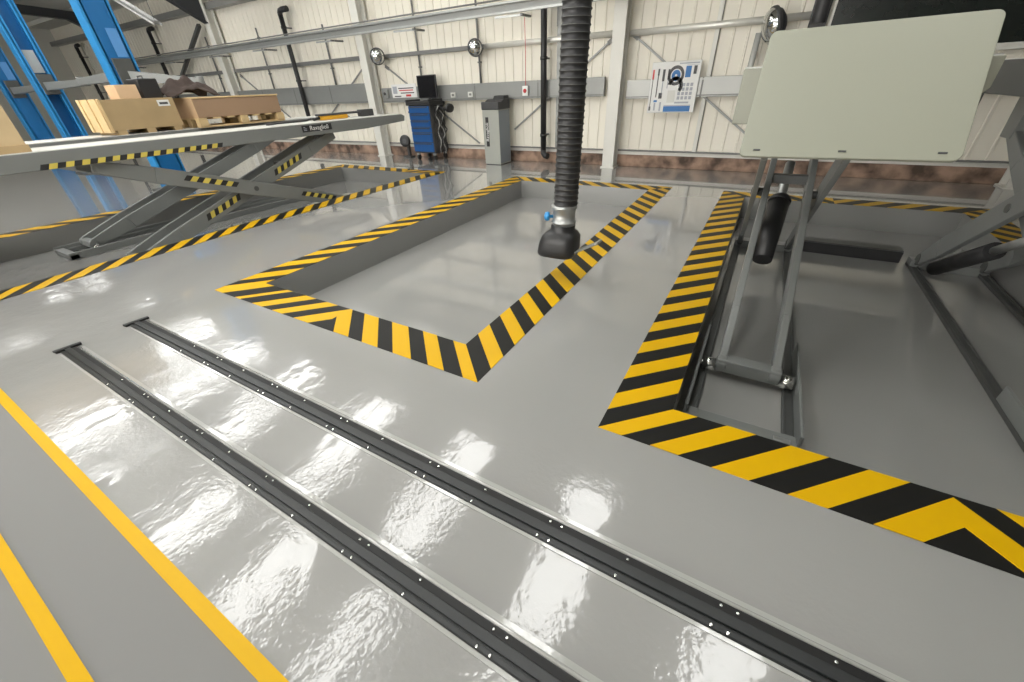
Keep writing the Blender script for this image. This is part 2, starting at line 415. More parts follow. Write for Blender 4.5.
# ------------------------------------------------------------------ scissor lifts
def arm(mb, a, b, wd, h, m, taper=.62):
    """box arm with slimmer, kinked ends"""
    a = Vector(a); b = Vector(b); d = b-a
    p1 = a+d*.16; p2 = a+d*.84
    mb.beam(a, p1, wd, h*taper, m, h2=h); mb.beam(p1, p2, wd, h, m); mb.beam(p2, b, wd, h, m, h2=h*taper)
def tape(mb, p0, p1, ht, n, xo, lean=.5):
    """hazard tape on a plane x = const from (y,z) p0 to p1"""
    d = Vector((p1[0]-p0[0], p1[1]-p0[1])); u = d.normalized(); v = Vector((-u.y, u.x)); L = d.length; s = L/n
    for i in range(n):
        A, B = i*s, (i+1)*s; off = ht*lean
        pts = [(A,0),(B,0),(B+off,ht),(A+off,ht)]
        V = [(xo, p0[0]+u.x*q[0]+v.x*q[1], p0[1]+u.y*q[0]+v.y*q[1]) for q in pts]
        mb.add(V, [(0,1,2,3)], MT['tapeblk' if i % 2 == 0 else 'tapeyel'])
def scissor_lift(name, label, loc, y0, y1, yf, zb, th, py0, py1, x0, x1, group, flap=False, taped=True, taper_end=True, yb=None, yp=None, hb_arm=.175, rr=.032, a1z=None):
    """x across (0 = middle), y along, z from recess floor. Arms: inner pair from near foot (y0) up to far end, outer pair the other way"""
    k = thing(name, label, 'car lift', loc, 0, group)
    zf = .10; zt = zb-.03
    g = MB()                                        # base frame: two channels and end plates
    for s in (-1, 1):
        g.box(s*.245-.03, s*.245+.03, yf, y1+.25, 0, .02, MT['liftdark'])
        g.box(s*.268-.008, s*.268+.008, yf, y1+.25, 0, .03 if flap else .085, MT['liftdark' if flap else 'liftgrey']); g.box(s*.215-.006, s*.215+.006, yf+.08, y1+.25, 0, .03 if flap else .05, MT['liftdark' if flap else 'liftgrey'])
        if flap: g.box(s*.268-.008, s*.268+.008, yf+.02, y0+.42, .03, .125, MT['liftgrey'])
    g.box(-.276, .276, yf, yf+.09, 0, .06, MT['liftgrey']); g.box(-.276, .276, y1+.12, y1+.25, 0, .08, MT['liftgrey'])
    g.build('base_frame', k, .004)
    pl = MB(); pl.box(.16, .235, yf+.02, yf+.05, .06, .0625, MT['galv']); pl.build('rating_plate', k, .001)
    r = None
    for s in (-1, 1):
        q = MB(); q.cyl((s*.178, y0, zf-.03), (s*.25, y0, zf-.03), rr, MT['chrome']); q.lathe([(.02,0),(.014,.008)], (s*.25, y0, zf-.03), MT['chrome'], axis=(s,0,0), seg=16); q.build('roller', k)
    A0 = (y0, zf); A1 = (y1, a1z or zt); B0 = (yp or y1, zf); B1 = (yb or y0, zt)
    for s in (-1, 1):
        q = MB(); arm(q, (s*.145, *A0), (s*.145, *A1), .045, .12 if flap else .165, MT['liftgrey'], .7)
        q.cyl((s*.115, *A0), (s*.175, *A0), .05, MT['liftgrey']); q.build('inner_arm', k, .006)
        q = MB(); arm(q, (s*.225, *B0), (s*.225, *B1), .04, hb_arm, MT['liftgrey'], .6)
        q.cyl((s*.20, *B0), (s*.25, *B0), .055, MT['liftdark']); oa = q.build('outer_arm', k, .006)
        if taped and s == 1:
            dd = Vector((B1[0]-B0[0], B1[1]-B0[1])); P = lambda f_: (B0[0]+dd.x*f_, B0[1]+dd.y*f_)
            nv = Vector((-dd.y, dd.x)).normalized()*-.02
            for f0, f1 in ((.12,.30),(.58,.76)):
                a_, b_ = P(f1), P(f0); t = MB(); tape(t, (a_[0], a_[1]-.015), (b_[0], b_[1]-.015), .062, 9, s*.246+.001, .6); t.build('hazard_tape', oa)
    if taped:
        dd = Vector((A1[0]-A0[0], A1[1]-A0[1])); P = lambda f_: (A0[0]+dd.x*f_, A0[1]+dd.y*f_)
        for f0, f1 in ((.27,.43),(.62,.78)): t = MB(); tape(t, (P(f0)[0], P(f0)[1]-.03), (P(f1)[0], P(f1)[1]-.03), .07, 9, .169, .5); t.build('hazard_tape', k)
    dA = Vector((A1[0]-A0[0], A1[1]-A0[1]))
    q = MB(); q.beam((-.172, *A0), (.172, *A0), .085, .085, MT['liftgrey'], side=(0,1,0)); q.build('cross_beam', k, .006)
    for f_ in ((.72,) if flap else (.34, .70, .96)):
        c_ = (A0[0]+dA.x*f_, A0[1]+dA.y*f_); q = MB(); q.beam((-.13, *c_), (.13, *c_), .07, .07, MT['liftdark'], side=(0,1,0)); q.build('cross_beam', k, .005)
    ym, zm = (y0+y1)/2, (zf+zt)/2
    if yb:
        sa, sb = (A1[1]-A0[1])/(A1[0]-A0[0]), (B1[1]-B0[1])/(B1[0]-B0[0]); ym = (B0[1]-A0[1]+sa*A0[0]-sb*B0[0])/(sa-sb); zm = A0[1]+sa*(ym-A0[0])
    for s in (-1, 1): q = MB(); q.cyl((s*.12, ym, zm), (s*.252, ym, zm), .03, MT['liftdark']); q.build('pivot_pin', k)
    if a1z:
        for s in (-1, 1):
            q = MB(); q.prism([(y1-.09, a1z-.05), (y1+.09, a1z-.05), (y1+.13, zb+.01), (y1-.13, zb+.01)], 'x', s*.145-.03, s*.145+.03, MT['liftgrey']); q.build('deck_bracket', k, .004)
    if flap:                                         # ram with a wide black sleeve
        a_ = Vector((-.015, 4.02, .22)); mid = Vector((.0, 4.52, .62)); b_ = Vector((.01, 4.84, .90))
        q = MB(); q.cyl(a_, mid, .078, MT['rubber'], r2=.088); q.lathe([(.092,0),(.094,.03),(.075,.06)], mid-(mid-a_).normalized()*.02, MT['rubber'], axis=(b_-a_)); c0 = q.build('hydraulic_cylinder', k)
        q = MB(); q.cyl(mid, b_, .04, MT['galv']); q.build('piston_rod', c0)
    # platform
    if taper_end: prof = [(py0, zb), (y1+.55, zb), (py1, zb+th*.28), (py1+.02, zb+th*.8), (py1-.05, zb+th), (py0, zb+th)]
    else: prof = [(py0, zb), (py1, zb), (py1, zb+th), (py0, zb+th)]
    q = MB(); q.prism(prof, 'x', x0, x1, MT['liftdark' if flap else 'liftgrey']); pf = q.build('platform', k, .008)  # dark tone on the flap lifts stands for shade on the deck sides
    if flap:
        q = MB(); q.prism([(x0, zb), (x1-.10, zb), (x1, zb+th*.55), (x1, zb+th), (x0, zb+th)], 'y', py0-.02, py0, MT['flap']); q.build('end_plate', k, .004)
    q = MB(); q.box(x0+.0, x0+.09, py0+.02, py1-.08, zb+th-.001, zb+th+.006, MT['liftedge']); q.box(x1-.09, x1, py0+.02, py1-.08, zb+th-.001, zb+th+.006, MT['liftedge'])
    q.box(x0+.09, x1-.09, py0+.02, py1-.08, zb+th-.001, zb+th+.003, MT['liftedge']); q.build('deck_plate', pf)
    if taped:
        t = MB(); tape(t, (1.17-loc[1], zb+.004), (2.8-loc[1], zb+.004), .045, 27, x1+.0015, .55); t.build('hazard_tape', pf)
    if flap:
        # raised approach ramp: rounded plate leaning back over the deck
        L_, Wd = .495, .658; ft = MB(); R = .024; pts = []
        for cx_, cz_, a0 in ((Wd/2-R, R, -90), (Wd/2-R, L_-R, 0), (-Wd/2+R, L_-R, 90), (-Wd/2+R, R, 180)):
            for i in range(6):
                an = math.radians(a0+18*i); pts.append((cx_+R*math.cos(an), cz_+R*math.sin(an)))
        nn = len(pts); T = .016
        ft.add([(p[0], -T/2, p[1]) for p in pts]+[(p[0], T/2, p[1]) for p in pts],
               [tuple(range(nn)), tuple(range(2*nn-1, nn-1, -1))]+[(i, nn+i, nn+(i+1)%nn, (i+1)%nn) for i in range(nn)], MT['flap'])
        ft.box(-Wd/2+.02, Wd/2-.02, T/2, T/2+.03, .20, .24, MT['liftgrey'])
        fo = ft.build('ramp_flap', k, .003)
        fo.location = (.004, flap[0]-loc[1], flap[1]-loc[2]); fo.rotation_euler = (-math.radians(33), math.radians(-.6), 0)
        for sx_ in (-.27, .004, .277):
            sl = MB(); sl.box(sx_-.012, sx_+.012, -T/2-.0035, -T/2, .022, .028, MT['darksteel']); sl.build('slot', fo, .001)
        hb = MB()
        for sx_ in (-.25, .25): hb.box(sx_-.025, sx_+.025, flap[0]-loc[1]+.13, py0+.02, zb+.03, zb+.09, MT['liftgrey'])
        hb.cyl((-.3, flap[0]-loc[1]+.15, zb+.06), (.3, flap[0]-loc[1]+.15, zb+.06), .018, MT['chrome'])
        hb.build('ramp_hinge', k, .003)
    return k
LZ = PD
la = scissor_lift('scissor_lift', 'grey scissor lift with a long hazard-taped side, nearer of the crate-laden pair', (-6.03, 0, LZ), 1.55, 4.55, 1.25, .865-LZ, .15, -.6, 6.0, -.30, .31,
    'scissor lifts in the left recess')
# nameplate on the side of the nearer lift deck
plat = [o for o in COL.objects if o.parent == la and o.name.startswith('platform')][0]
lb_ = dup(la, (-7.45, 0, LZ), label='grey scissor lift carrying the plywood crate, farther of the left pair', group='scissor lifts in the left recess')
def descend(o):
    for c in list(COL.objects):
        if c.parent is o: yield c; yield from descend(c)
for c in [c for c in descend(lb_) if c.name.startswith('hazard_tape')]: bpy.data.objects.remove(c)
sg = MB(); sg.box(.311, .314, 3.93, 4.43, .915-LZ, .998-LZ, MT['blackplate']); nmp = sg.build('name_plate', plat, .001)
X2 = Matrix(((0,0,1,.3148),(1,0,0,4.215),(0,1,0,.957-LZ),(0,0,0,1)))
lettering('Ravaglioli', .082, MT['whitetext'], nmp, X2, sx=1.05)
mk = MB()
for z_ in (.938, .957, .976): mk.box(.3142, .3152, 3.955, 4.005-(.02 if z_ > .96 else 0), z_-.004-LZ, z_+.004-LZ, MT['greyprint'])
mk.build('emblem', nmp)

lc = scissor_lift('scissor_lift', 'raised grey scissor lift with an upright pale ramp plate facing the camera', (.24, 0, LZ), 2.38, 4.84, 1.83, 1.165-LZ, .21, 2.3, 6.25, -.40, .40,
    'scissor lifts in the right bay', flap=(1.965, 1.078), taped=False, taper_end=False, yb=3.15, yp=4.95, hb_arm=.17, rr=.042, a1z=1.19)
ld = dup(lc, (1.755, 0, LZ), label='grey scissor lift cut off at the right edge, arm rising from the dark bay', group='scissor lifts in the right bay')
for c in [c for c in descend(ld) if c.name.startswith(('hydraulic', 'piston'))]: bpy.data.objects.remove(c)
q = MB(); q.cyl((-.15, 4.78, .09), (-.15, 4.05, .50), .062, MT['rubber']); q.cyl((-.15, 4.05, .50), (-.15, 3.7, .70), .03, MT['galv']); q.build('hydraulic_cylinder', ld)
q = MB(); q.box(.56, 1.43, 5.08, 5.26, PD, PD+.11, MT['rubber']); q.box(.56, 1.43, 5.09, 5.25, PD+.11, PD+.12, MT['liftdark'])  # black body carries the shade of the bar's front side
tag(q.build('shaft_cover', bevel=.006), 'low dark cover bar crossing the floor of the right bay between the two lifts', 'cover bar')

# ------------------------------------------------------------------ exhaust extraction hose
hk = thing('exhaust_hose', 'thick black corrugated extraction hose hanging over the hatched border', 'hose', (-1.205, 2.8, 0))
hb_ = MB(); pts = []; rads = []; mats = []
zt_, zb_ = 4.0, .585; nrib = 92
for i in range(nrib):
    t0 = i/nrib
    for f_, rr2, mm in ((0,.086,'hose'),(.30,.086,'hose'),(.46,.0915,'hoserib'),(.54,.0915,'hose'),(.74,.086,'hose')):
        z = zb_+(zt_-zb_)*(t0+f_/nrib); sway = .0035*math.sin(z*2.2)
        pts.append((.012+.030*(z-.55)+sway, 0, z)); rads.append(rr2); mats.append(MT[mm])
hb_.tube(pts, .09, MT['hose'], 28, rads=rads, mats=mats); hb_.build('corrugated_hose', hk)
q = MB(); q.lathe([(.088,0),(.088,.022),(.094,.024),(.094,.034),(.084,.036),(.084,.12),(.095,.124),(.098,.15),(.088,.155)], (.008,0,.44), MT['galv'], seg=32); q.build('collar', hk)
q = MB(); q.lathe([(.012,0),(.012,.04),(.03,.042),(.034,.055),(.03,.075),(.012,.08)], (-.055,-.03,.505), MT['blueknob'], axis=(-1,-.35,0), seg=18); q.build('clamp_knob', hk)
q = MB(); secs = [(.088,.088,.45,.006),(.094,.09,.44,.004),(.094,.088,.405,0),(.118,.10,.385,-.006),(.140,.118,.355,-.012),(.150,.124,.31,-.02),(.156,.126,.26,-.028),(.158,.126,.225,-.033),(.150,.12,.205,-.036),(.12,.09,.20,-.036),(.10,.07,.21,-.036)]
V = []; sg_ = 32
for a_, b_, z, ox in secs:
    for i in range(sg_):
        an = 2*PI*i/sg_; e = 2.0 if z > .40 else 3.4; c_, s_ = math.cos(an), math.sin(an)
        V.append((ox+a_*math.copysign(abs(c_)**(2/e), c_), b_*math.copysign(abs(s_)**(2/e), s_), z))
F = [(i*sg_+j, i*sg_+(j+1)%sg_, (i+1)*sg_+(j+1)%sg_, (i+1)*sg_+j) for i in range(len(secs)-1) for j in range(sg_)]
q.add(V, F+[tuple(range(sg_)), tuple((len(secs)-1)*sg_+j for j in range(sg_))], MT['rubber'], True); q.build('nozzle', hk)
q = MB()
for dy in (-.018, .018): q.beam((.10, dy-.02, .235), (.285, dy+.05, .325), .026, .016, MT['liftgrey'], side=(0,1,0))
q.beam((.272,-.0,.32), (.285,.085,.33), .02, .016, MT['galv']); q.cyl((.12,-.05,.245),(.12,.05,.245),.012,MT['chrome']); q.build('clip_lever', hk, .002)

# ------------------------------------------------------------------ steel frame of the hall
def column(x, label):
    k = thing('steel_column', label, 'column', (x, WY, 0), 0, 'white columns along the back wall')
    a = MB(); a.box(-.105, .105, -.32, -.29, 0, 3.8, MT['steelwhite']); a.build('front_flange', k, .004)
    a = MB(); a.box(-.012, .012, -.29, -.11, 0, 3.8, MT['steelwhite']); a.build('web', k)
    a = MB(); a.box(-.105, .105, -.11, -.08, 0, 3.8, MT['steelwhite']); a.build('rear_flange', k, .004)
    a = MB(); a.box(-.13, .13, -.34, -.06, .0, .02, MT['steelwhite']); a.build('base_plate', k, .003)
    return k
for x, l in ((-20.0, 'white steel column farthest along the back wall behind the blue posts'), (-14.05, 'white steel column on the back wall left of the black bent pipe'),
             (-8.33, 'white steel column on the back wall behind the tip of the lift deck'), (-2.47, 'white steel column on the back wall left of the tool poster'),
             (2.9, 'shaded steel column at the right edge beyond the lift arm')): column(x, l)
def rafter(x, label):
    k = thing('roof_rafter', label, 'rafter', (x, 0, 0), 0, 'dark rafters under the roof')
    a = MB(); zr = lambda y: roofz(y)-.13
    a.prism([(WY-.33, 3.12), (WY-1.3, zr(WY-1.3)-.22), (-1, zr(-1)-.20), (-1, zr(-1)), (WY-.33, zr(WY-.33))], 'x', -.02, .02, MT['darksteel']); a.build('web', k)
    a = MB(); P = [(WY-.33, 3.12), (WY-1.3, zr(WY-1.3)-.22), (-1, zr(-1)-.20)]
    for p, p2 in zip(P[:-1], P[1:]): a.beam((0, *p), (0, *p2), .2, .02, MT['darksteel'])
    a.build('bottom_flange', k)
    return k
for x, l in ((-20.0, 'dark sloping rafter at the top left corner behind the blue post'), (-14.05, 'dark sloping rafter with a haunch above the leftmost clear column'),
             (-8.33, 'dark rafter over the middle column'), (-2.47, 'dark rafter above the column left of the poster'), (2.98, 'dark rafter above the right-hand column')): rafter(x, l)

# wall rails and cable trunking along the wall
q = MB(); q.tube([(-2.35, WY-.07, 2.0), (.28, WY-.07, 2.0)], .045, MT['zinc'], 16); tag(q.build('wall_tube'), 'bright round tube along the wall right of the white column', 'pipe')
q = MB(); q.tube([(-5.2, WY-.07, 2.02), (-2.6, WY-.07, 2.02)], .045, MT['zinc'], 16); tag(q.build('wall_tube'), 'bright round tube along the wall behind the hanging hose', 'pipe')
q = MB(); q.prism([(WY-.09,1.99),(WY-.015,1.99),(WY-.015,2.06),(WY-.09,2.06)], 'x', -8.1, -5.2, MT['wire']); tag(q.build('wall_rail', bevel=.004), 'dark horizontal rail on the wall above the tool trolley', 'rail')
q = MB(); q.prism([(WY-.09,2.0),(WY-.015,2.0),(WY-.015,2.08),(WY-.09,2.08)], 'x', -19.9, -8.5, MT['wire']); tag(q.build('wall_rail', bevel=.004), 'dark horizontal rail on the wall behind the crates', 'rail')
def trunking(x0, x1, z0, z1, label, m='trunk'):
    k = thing('wall_trunking', label, 'trunking', ((x0+x1)/2, WY, 0), 0, 'grey trunking along the back wall'); L = (x1-x0)/2
    a = MB(); a.box(-L, L, -.155, -.072, z0, z1, MT[m]); a.build('body', k, .006)
    a = MB(); a.box(-L, L, -.161, -.155, z0+.02, z0+.035, MT['wire']); a.box(-L, L, -.161, -.155, z1-.035, z1-.02, MT[m])
    x = -L+1.2
    while x < L: a.box(x-.012, x+.012, -.159, -.155, z0, z1, MT['wire']); x += 1.45
    a.build('cover_seam', k)
trunking(-19.8, -8.45, 1.15, 1.55, 'grey wall trunking behind the crates and pallet')
trunking(-8.1, -2.7, 1.14, 1.43, 'grey wall trunking between the two clear white columns')
trunking(-2.3, 2.8, 1.09, 1.36, m='silver', label='pale silver wall trunking behind the tool poster')
# overhead cable tray in front of the columns
k = thing('cable_tray', 'long silver cable tray running in front of the columns', 'cable tray', (-11.0, 7.45, 2.39))
a = MB(); L0, L1 = -9.5, 8.9
def tz(x): return .16-.0*(x)
for zz in (0, .13): a.box(L0, L1, -.025, .025, zz, zz+.035, MT['galv'])
a.box(L0, L1, .02, .032, .035, .13, MT['trunk']); a.build('tray_channel', k, .004)
a = MB(); a.tube([(L0,-.03,.19),(L1,-.03,.19)], .013, MT['wire'], 8); a.build('cable', k)
for x in (-8.2,-5.6,-3.0,-.9,1.6,4.0,6.4):
    a = MB(); a.beam((x,0,-.03),(x+.55,.05,-.035),.03,.03,MT['galv'],side=(0,1,0)); a.box(x+.5,x+.55,-.02,.3,-.05,-.02,MT['wire']); a.build('bracket', k)
# conduits and downpipes
def conduit(x, z0, z1, r, label, y=WY-.05, m='wire', lean=0):
    a = MB(); a.tube([(x, y, z0), (x+lean, y, z1)], r, MT[m], 10)
    z = z0+.35
    while z < z1-.1: a.box(x+lean*(z-z0)/(z1-z0)-r*1.6, x+lean*(z-z0)/(z1-z0)+r*1.6, y-r*1.2, WY-.01, z-.012, z+.012, MT[m]); z += .8
    return tag(a.build('conduit'), label, 'conduit', 'thin conduits running up the back wall')
conduit(-6.92, 1.43, 3.2, .018, 'thin grey conduit rising behind the trolley monitor')
conduit(-5.36, 1.43, 3.2, .02, 'thin grey conduit behind the round mirror over the trunking')
conduit(-9.75, 1.55, 2.75, .022, 'thin grey conduit on the wall just left of the column beside the deck tip')
conduit(-12.35, 1.55, 2.9, .02, 'thin grey conduit on the wall right of the leftmost clear column')
conduit(-14.9, 1.55, 2.9, .02, 'thin grey conduit on the wall left of the leftmost clear column')
a = MB(); a.box(-1.08, -1.02, WY-.045, WY-.012, .28, 3.42, MT['steelwhite']); a.box(-1.018, -1.008, WY-.03, WY-.012, .28, 3.42, MT['wire']); tag(a.build('wall_post', bevel=.003), 'slim pale upright on the cladding at the right edge of the tool poster', 'post')
a = MB(); a.box(-3.66, -3.52, WY-.07, WY-.058, .29, 3.42, MT['trunk']); a.box(-3.67, -3.64, WY-.07, WY-.02, 2.2, 3.3, MT['trunk']); tag(a.build('wall_post', bevel=.003), 'grey upright on the cladding beside the black downpipe', 'post')
def downpipe(x, z0, z1, label, top=True, foot=False):
    k = thing('downpipe', label, 'pipe', (x, WY-.235, 0), 0, 'black downpipes on the back wall')
    a = MB(); a.tube([(0,0,z0),(0,0,z1)], .055, MT['rubber'], 16)
    if foot: a.tube([(0,0,z0+.02),(0,0,z0-.06),(.05,-.03,z0-.10),(.12,-.05,z0-.11)], .055, MT['rubber'], 16)
    a.build('pipe', k)
    if top: a = MB(); a.tube([(0,0,z1-.02),(0,0,z1+.03),(.03,.0,z1+.07),(.12,0,z1+.085),(.30,0,z1+.085)], .058, MT['rubber'], 16); a.build('elbow', k)
    for z in [z0+(z1-z0)*f_ for f_ in (.08,.5,.9)]: a = MB(); a.lathe([(.066,0),(.066,.05)], (0,0,z), MT['rubber'], seg=16); a.box(-.02,.02,.05,.075 if 1.0 < z < 1.6 else .21,z+.01,z+.04,MT['wire']); a.build('pipe_clip', k)
downpipe(-10.92, .3, 3.02, 'black downpipe with a bent top between the pallet and the white column')
downpipe(-17.6, .3, 3.2, 'black downpipe with a bent top left of the leftmost clear column')
downpipe(-23.6, .3, 3.2, 'black downpipe with a bent top seen between the blue posts')
downpipe(-3.84, .26, 3.2, 'straight black downpipe beside the hanging corrugated hose', top=False, foot=True)
# diagonal tie rods
def brace(xa, za, xb, zb, label):
    a = MB(); a.beam((xa, WY-.045, za), (xb, WY-.045, zb), .022, .03, MT['trunk'], side=(0,1,0)); a.beam((xa,WY-.045,za),(xa+(xb-xa)*.04,WY-.045,za+(zb-za)*.04),.026,.06,MT['wire'],side=(0,1,0)); tag(a.build('brace_rod', bevel=.003), label, 'brace', 'thin diagonal braces on the back wall')
brace(-2.3, 1.98, -.3, .55, 'thin diagonal brace passing behind the tool poster'); brace(-2.65, 1.95, -4.6, .6, 'thin diagonal brace falling behind the hanging hose')
brace(-7.95, 1.85, -5.5, .32, 'thin diagonal brace falling behind the blue trolley'); brace(-8.55, 1.93, -10.7, .62, 'thin diagonal brace falling left from the column at the deck tip')
brace(-13.8, 1.93, -11.6, .6, 'thin diagonal brace falling towards the pallet box')
a = MB(); a.beam((-14.5,WY-.3,3.12),(-16.75,WY-.2,2.05),.085,.085,MT['liftdark'],side=(0,1,0)); a.box(-16.9,-16.65,WY-.26,WY-.095,1.99,2.06,MT['liftdark']); tag(a.build('knee_brace', bevel=.005), 'grey diagonal strut from the rafter foot down to the left', 'brace')

# round mirrors
def mirror(x, z, r, nrm, label, arm_to):
    k = thing('convex_mirror', label, 'mirror', (x, WY-.30, z), 0, 'round convex mirrors on the back wall'); n_ = Vector(nrm).normalized()
    a = MB(); a.lathe([(r,0),(r*.97,r*.16),(r*.86,r*.34),(r*.66,r*.5),(r*.4,r*.6),(r*.12,r*.645),(.004,r*.65)], (0,0,0), MT['mirror'], axis=n_, seg=36); a.build('mirror_dome', k)
    a = MB(); a.lathe([(r*.99,-.03),(r*1.05,-.02),(r*1.06,.015),(r*1.0,.03)], (0,0,0), MT['charcoal'], axis=n_, seg=36); a.build('rim', k)
    a = MB(); a.lathe([(r,0),(r*.85,-r*.35),(r*.5,-r*.6),(r*.2,-r*.7)], (0,0,0), MT['darksteel'], axis=n_, seg=28); a.build('back_shell', k)
    a = MB(); a.tube([-n_*r*.6, (arm_to[0],.275,arm_to[1])], .016, MT['galv'], 10); a.build('bracket_arm', k)
mirror(-7.88, 2.02, .15, (.62,-.75,-.15), 'small round mirror on the wall right of the column behind the deck tip', (-.1,-.05))
mirror(-5.27, 2.0, .138, (.42,-.86,-.2), 'small round mirror above the grey floor cabinet', (.1,0))
mirror(-.31, 1.91, .21, (-.85,-.38,-.2), 'large domed mirror peeping over the top left corner of the ramp plate', (.05,-.05))
a = MB(); a.tube([(-.485,WY-.205,1.0),(-.47,WY-.205,1.85)], .04, MT['silver'], 14); a.box(-.50,-.45,WY-.17,WY-.01,1.6,1.64,MT['wire']); a.box(-.51,-.45,WY-.20,WY-.16,1.02,1.06,MT['wire']); tag(a.build('wall_post'), 'grey round post under the large domed mirror', 'post')

# dark glazing in a white frame high on the right of the wall
a = MB(); a.box(.36, 4.4, WY-.06, WY-.02, 1.56, 3.2, MT['blackboard']); wn = structure(a.build('window_1'))
a = MB(); a.box(.33,.36,WY-.09,WY-.015,1.5,3.25,MT['steelwhite']); a.box(.33,4.43,WY-.09,WY-.015,1.49,1.56,MT['steelwhite']); a.box(4.4,4.43,WY-.09,WY-.015,1.5,3.25,MT['steelwhite']); a.build('window_frame', wn, .004)
a = MB(); a.box(.10,.30,WY-.14,WY-.015,1.86,3.2,MT['charcoal']); a.cyl((.2,WY-.14,1.9),(.2,WY-.14,3.2),.085,MT['charcoal']); tag(a.build('window_cowl', bevel=.01), 'dark rounded cowl standing left of the dark glazing', 'cowl')

# tool poster
k = thing('tool_poster', 'white board showing hand tools and a black ring, right of the white column', 'poster', (-1.53, WY-.163, 1.225)); k.scale = (.91, 1, 1)
a = MB(); a.box(-.41,.41,-.022,0,-.345,.36,MT['white']); a.build('board', k, .006)
pr = MB(); y_ = -.0235
def R_(x0,x1,z0,z1,m): pr.box(x0,x1,y_-.001,-.022,z0,z1,MT[m])
R_(-.385,-.355,.13,.26,'red'); R_(-.375,-.362,-.25,.13,'charcoal'); R_(-.385,-.352,-.31,-.25,'charcoal')
R_(-.295,-.265,.18,.27,'charcoal'); R_(-.29,-.272,-.12,.18,'charcoal'); R_(-.21,-.17,.10,.26,'charcoal'); R_(-.198,-.182,-.1,.10,'greyprint'); R_(-.12,-.09,.12,.26,'charcoal'); R_(-.112,-.098,-.0,.12,'greyprint')
R_(-.31,-.25,-.19,-.16,'pblue'); R_(-.30,-.27,-.31,-.2,'greyprint'); R_(-.2,-.17,-.32,-.19,'greyprint'); R_(-.235,-.175,-.14,-.06,'charcoal')
R_(.17,.26,.14,.29,'pblue'); R_(.30,.35,.18,.29,'charcoal'); R_(.18,.38,.30,.305,'greyprint'); R_(.05,.38,.318,.335,'greyprint')
for i in range(4):
    for j in range(4): R_(.09+.065*i,.135+.065*i,-.16+.06*j,-.115+.06*j,'greyprint')
R_(-.08,.05,-.2,-.03,'liftedge'); R_(.06,.3,-.215,-.19,'greyprint'); R_(-.12,.34,-.33,-.25,'pblue'); R_(-.12,.34,-.245,-.235,'greyprint')
pr.build('tool_pictures', k)
rg = MB()
def ring(cx_, cz_, ro, ri, m, a0=0, a1=360):
    N_ = 28; V = []; 
    for i in range(N_+1):
        an = math.radians(a0+(a1-a0)*i/N_); V += [(cx_+ro*math.cos(an), y_-.001, cz_+ro*math.sin(an)), (cx_+ri*math.cos(an), y_-.001, cz_+ri*math.sin(an))]
    rg.add(V, [(2*i,2*i+1,2*i+3,2*i+2) for i in range(N_)], MT[m])
ring(.02,.17,.135,.09,'blackplate'); ring(.02,.17,.075,.02,'pblue'); ring(.03,.03,.13,.075,'blackplate',-40,170); rg.build('ring_picture', k)

# white notice behind the trolley, red alarm with its lead
k = thing('notice_sign', 'white notice with dark and red marks on the wall left of the monitor', 'sign', (-7.38, WY-.163, 1.36))
a = MB(); a.box(-.37,.37,-.018,0,-.13,.13,MT['white']); a.build('board', k, .003)
pr = MB()
for x0,x1,z0,z1,m in ((-.33,-.2,-.05,.09,'greyprint'),(-.16,.3,.04,.06,'charcoal'),(-.14,.28,.0,.02,'red'),(-.1,.3,-.05,-.03,'charcoal'),(-.3,-.1,-.11,-.09,'charcoal'),(.05,.2,-.11,-.07,'red')): pr.box(x0,x1,-.0195,-.018,z0,z1,MT[m])
pr.build('print_marks', k)
a = MB(); a.box(-8.02,-7.86,WY-.22,WY-.161,1.24,1.40,MT['trunk']); a.cyl((-7.94,WY-.22,1.32),(-7.94,WY-.24,1.32),.03,MT['charcoal']); tag(a.build('switch_box', bevel=.008), 'small grey switch box with a dark button left of the white notice', 'switch box')
k = thing('fire_alarm', 'small white alarm unit with a red button beside the black downpipe', 'alarm', (-4.25, WY-.161, 1.27))
a = MB(); a.box(-.06,.06,-.05,0,-.08,.08,MT['white']); a.build('housing', k, .006)
a = MB(); a.lathe([(.035,0),(.035,.012),(.02,.02)], (0,-.05,0), MT['red'], axis=(0,-1,0), seg=18); a.build('button', k)
a = MB(); a.tube([(0,-.02,.08),(.005,-.01,.6),(-.005,-.01,1.1)], .006, MT['red'], 6); a.build('lead', k)
# small sockets on the trunking
for x, l in ((-6.0, 'small socket on the trunking right of the monitor'), (-5.55, 'small socket on the trunking left of the grey cabinet')):
    a = MB(); a.box(x-.06,x+.06,WY-.19,WY-.161,1.2,1.29,MT['liftedge']); a.box(x-.03,x+.03,WY-.195,WY-.19,1.225,1.265,MT['wire']); tag(a.build('wall_socket', bevel=.004), l, 'socket')

# ------------------------------------------------------------------ tool trolley with monitor
k = thing('tool_trolley', 'blue-fronted tool trolley with black sides standing at the back wall', 'tool trolley', (-6.66, 7.70, 0), .0); k.scale = (1, 1, 1.085)
a = MB(); a.box(-.30,.30,-.22,.24,.14,1.0,MT['charcoal']); a.build('body', k, .012)
a = MB(); a.box(-.33,.33,-.26,.27,1.0,1.07,MT['rubber']); a.box(-.33,-.30,-.26,.27,1.07,1.10,MT['rubber']); a.box(.30,.33,-.26,.27,1.07,1.10,MT['rubber']); a.build('top_tray', k, .01)
z = .17
for hgt in (.18,.18,.10,.12,.12,.13):
    a = MB(); a.box(-.285,.285,-.245,-.22,z,z+hgt-.012,MT['drawer']); d_ = a.build('drawer', k, .005)
    a = MB(); a.box(-.24,.24,-.256,-.245,z+hgt-.04,z+hgt-.022,MT['charcoal']); a.build('drawer_pull', d_, .002); z += hgt
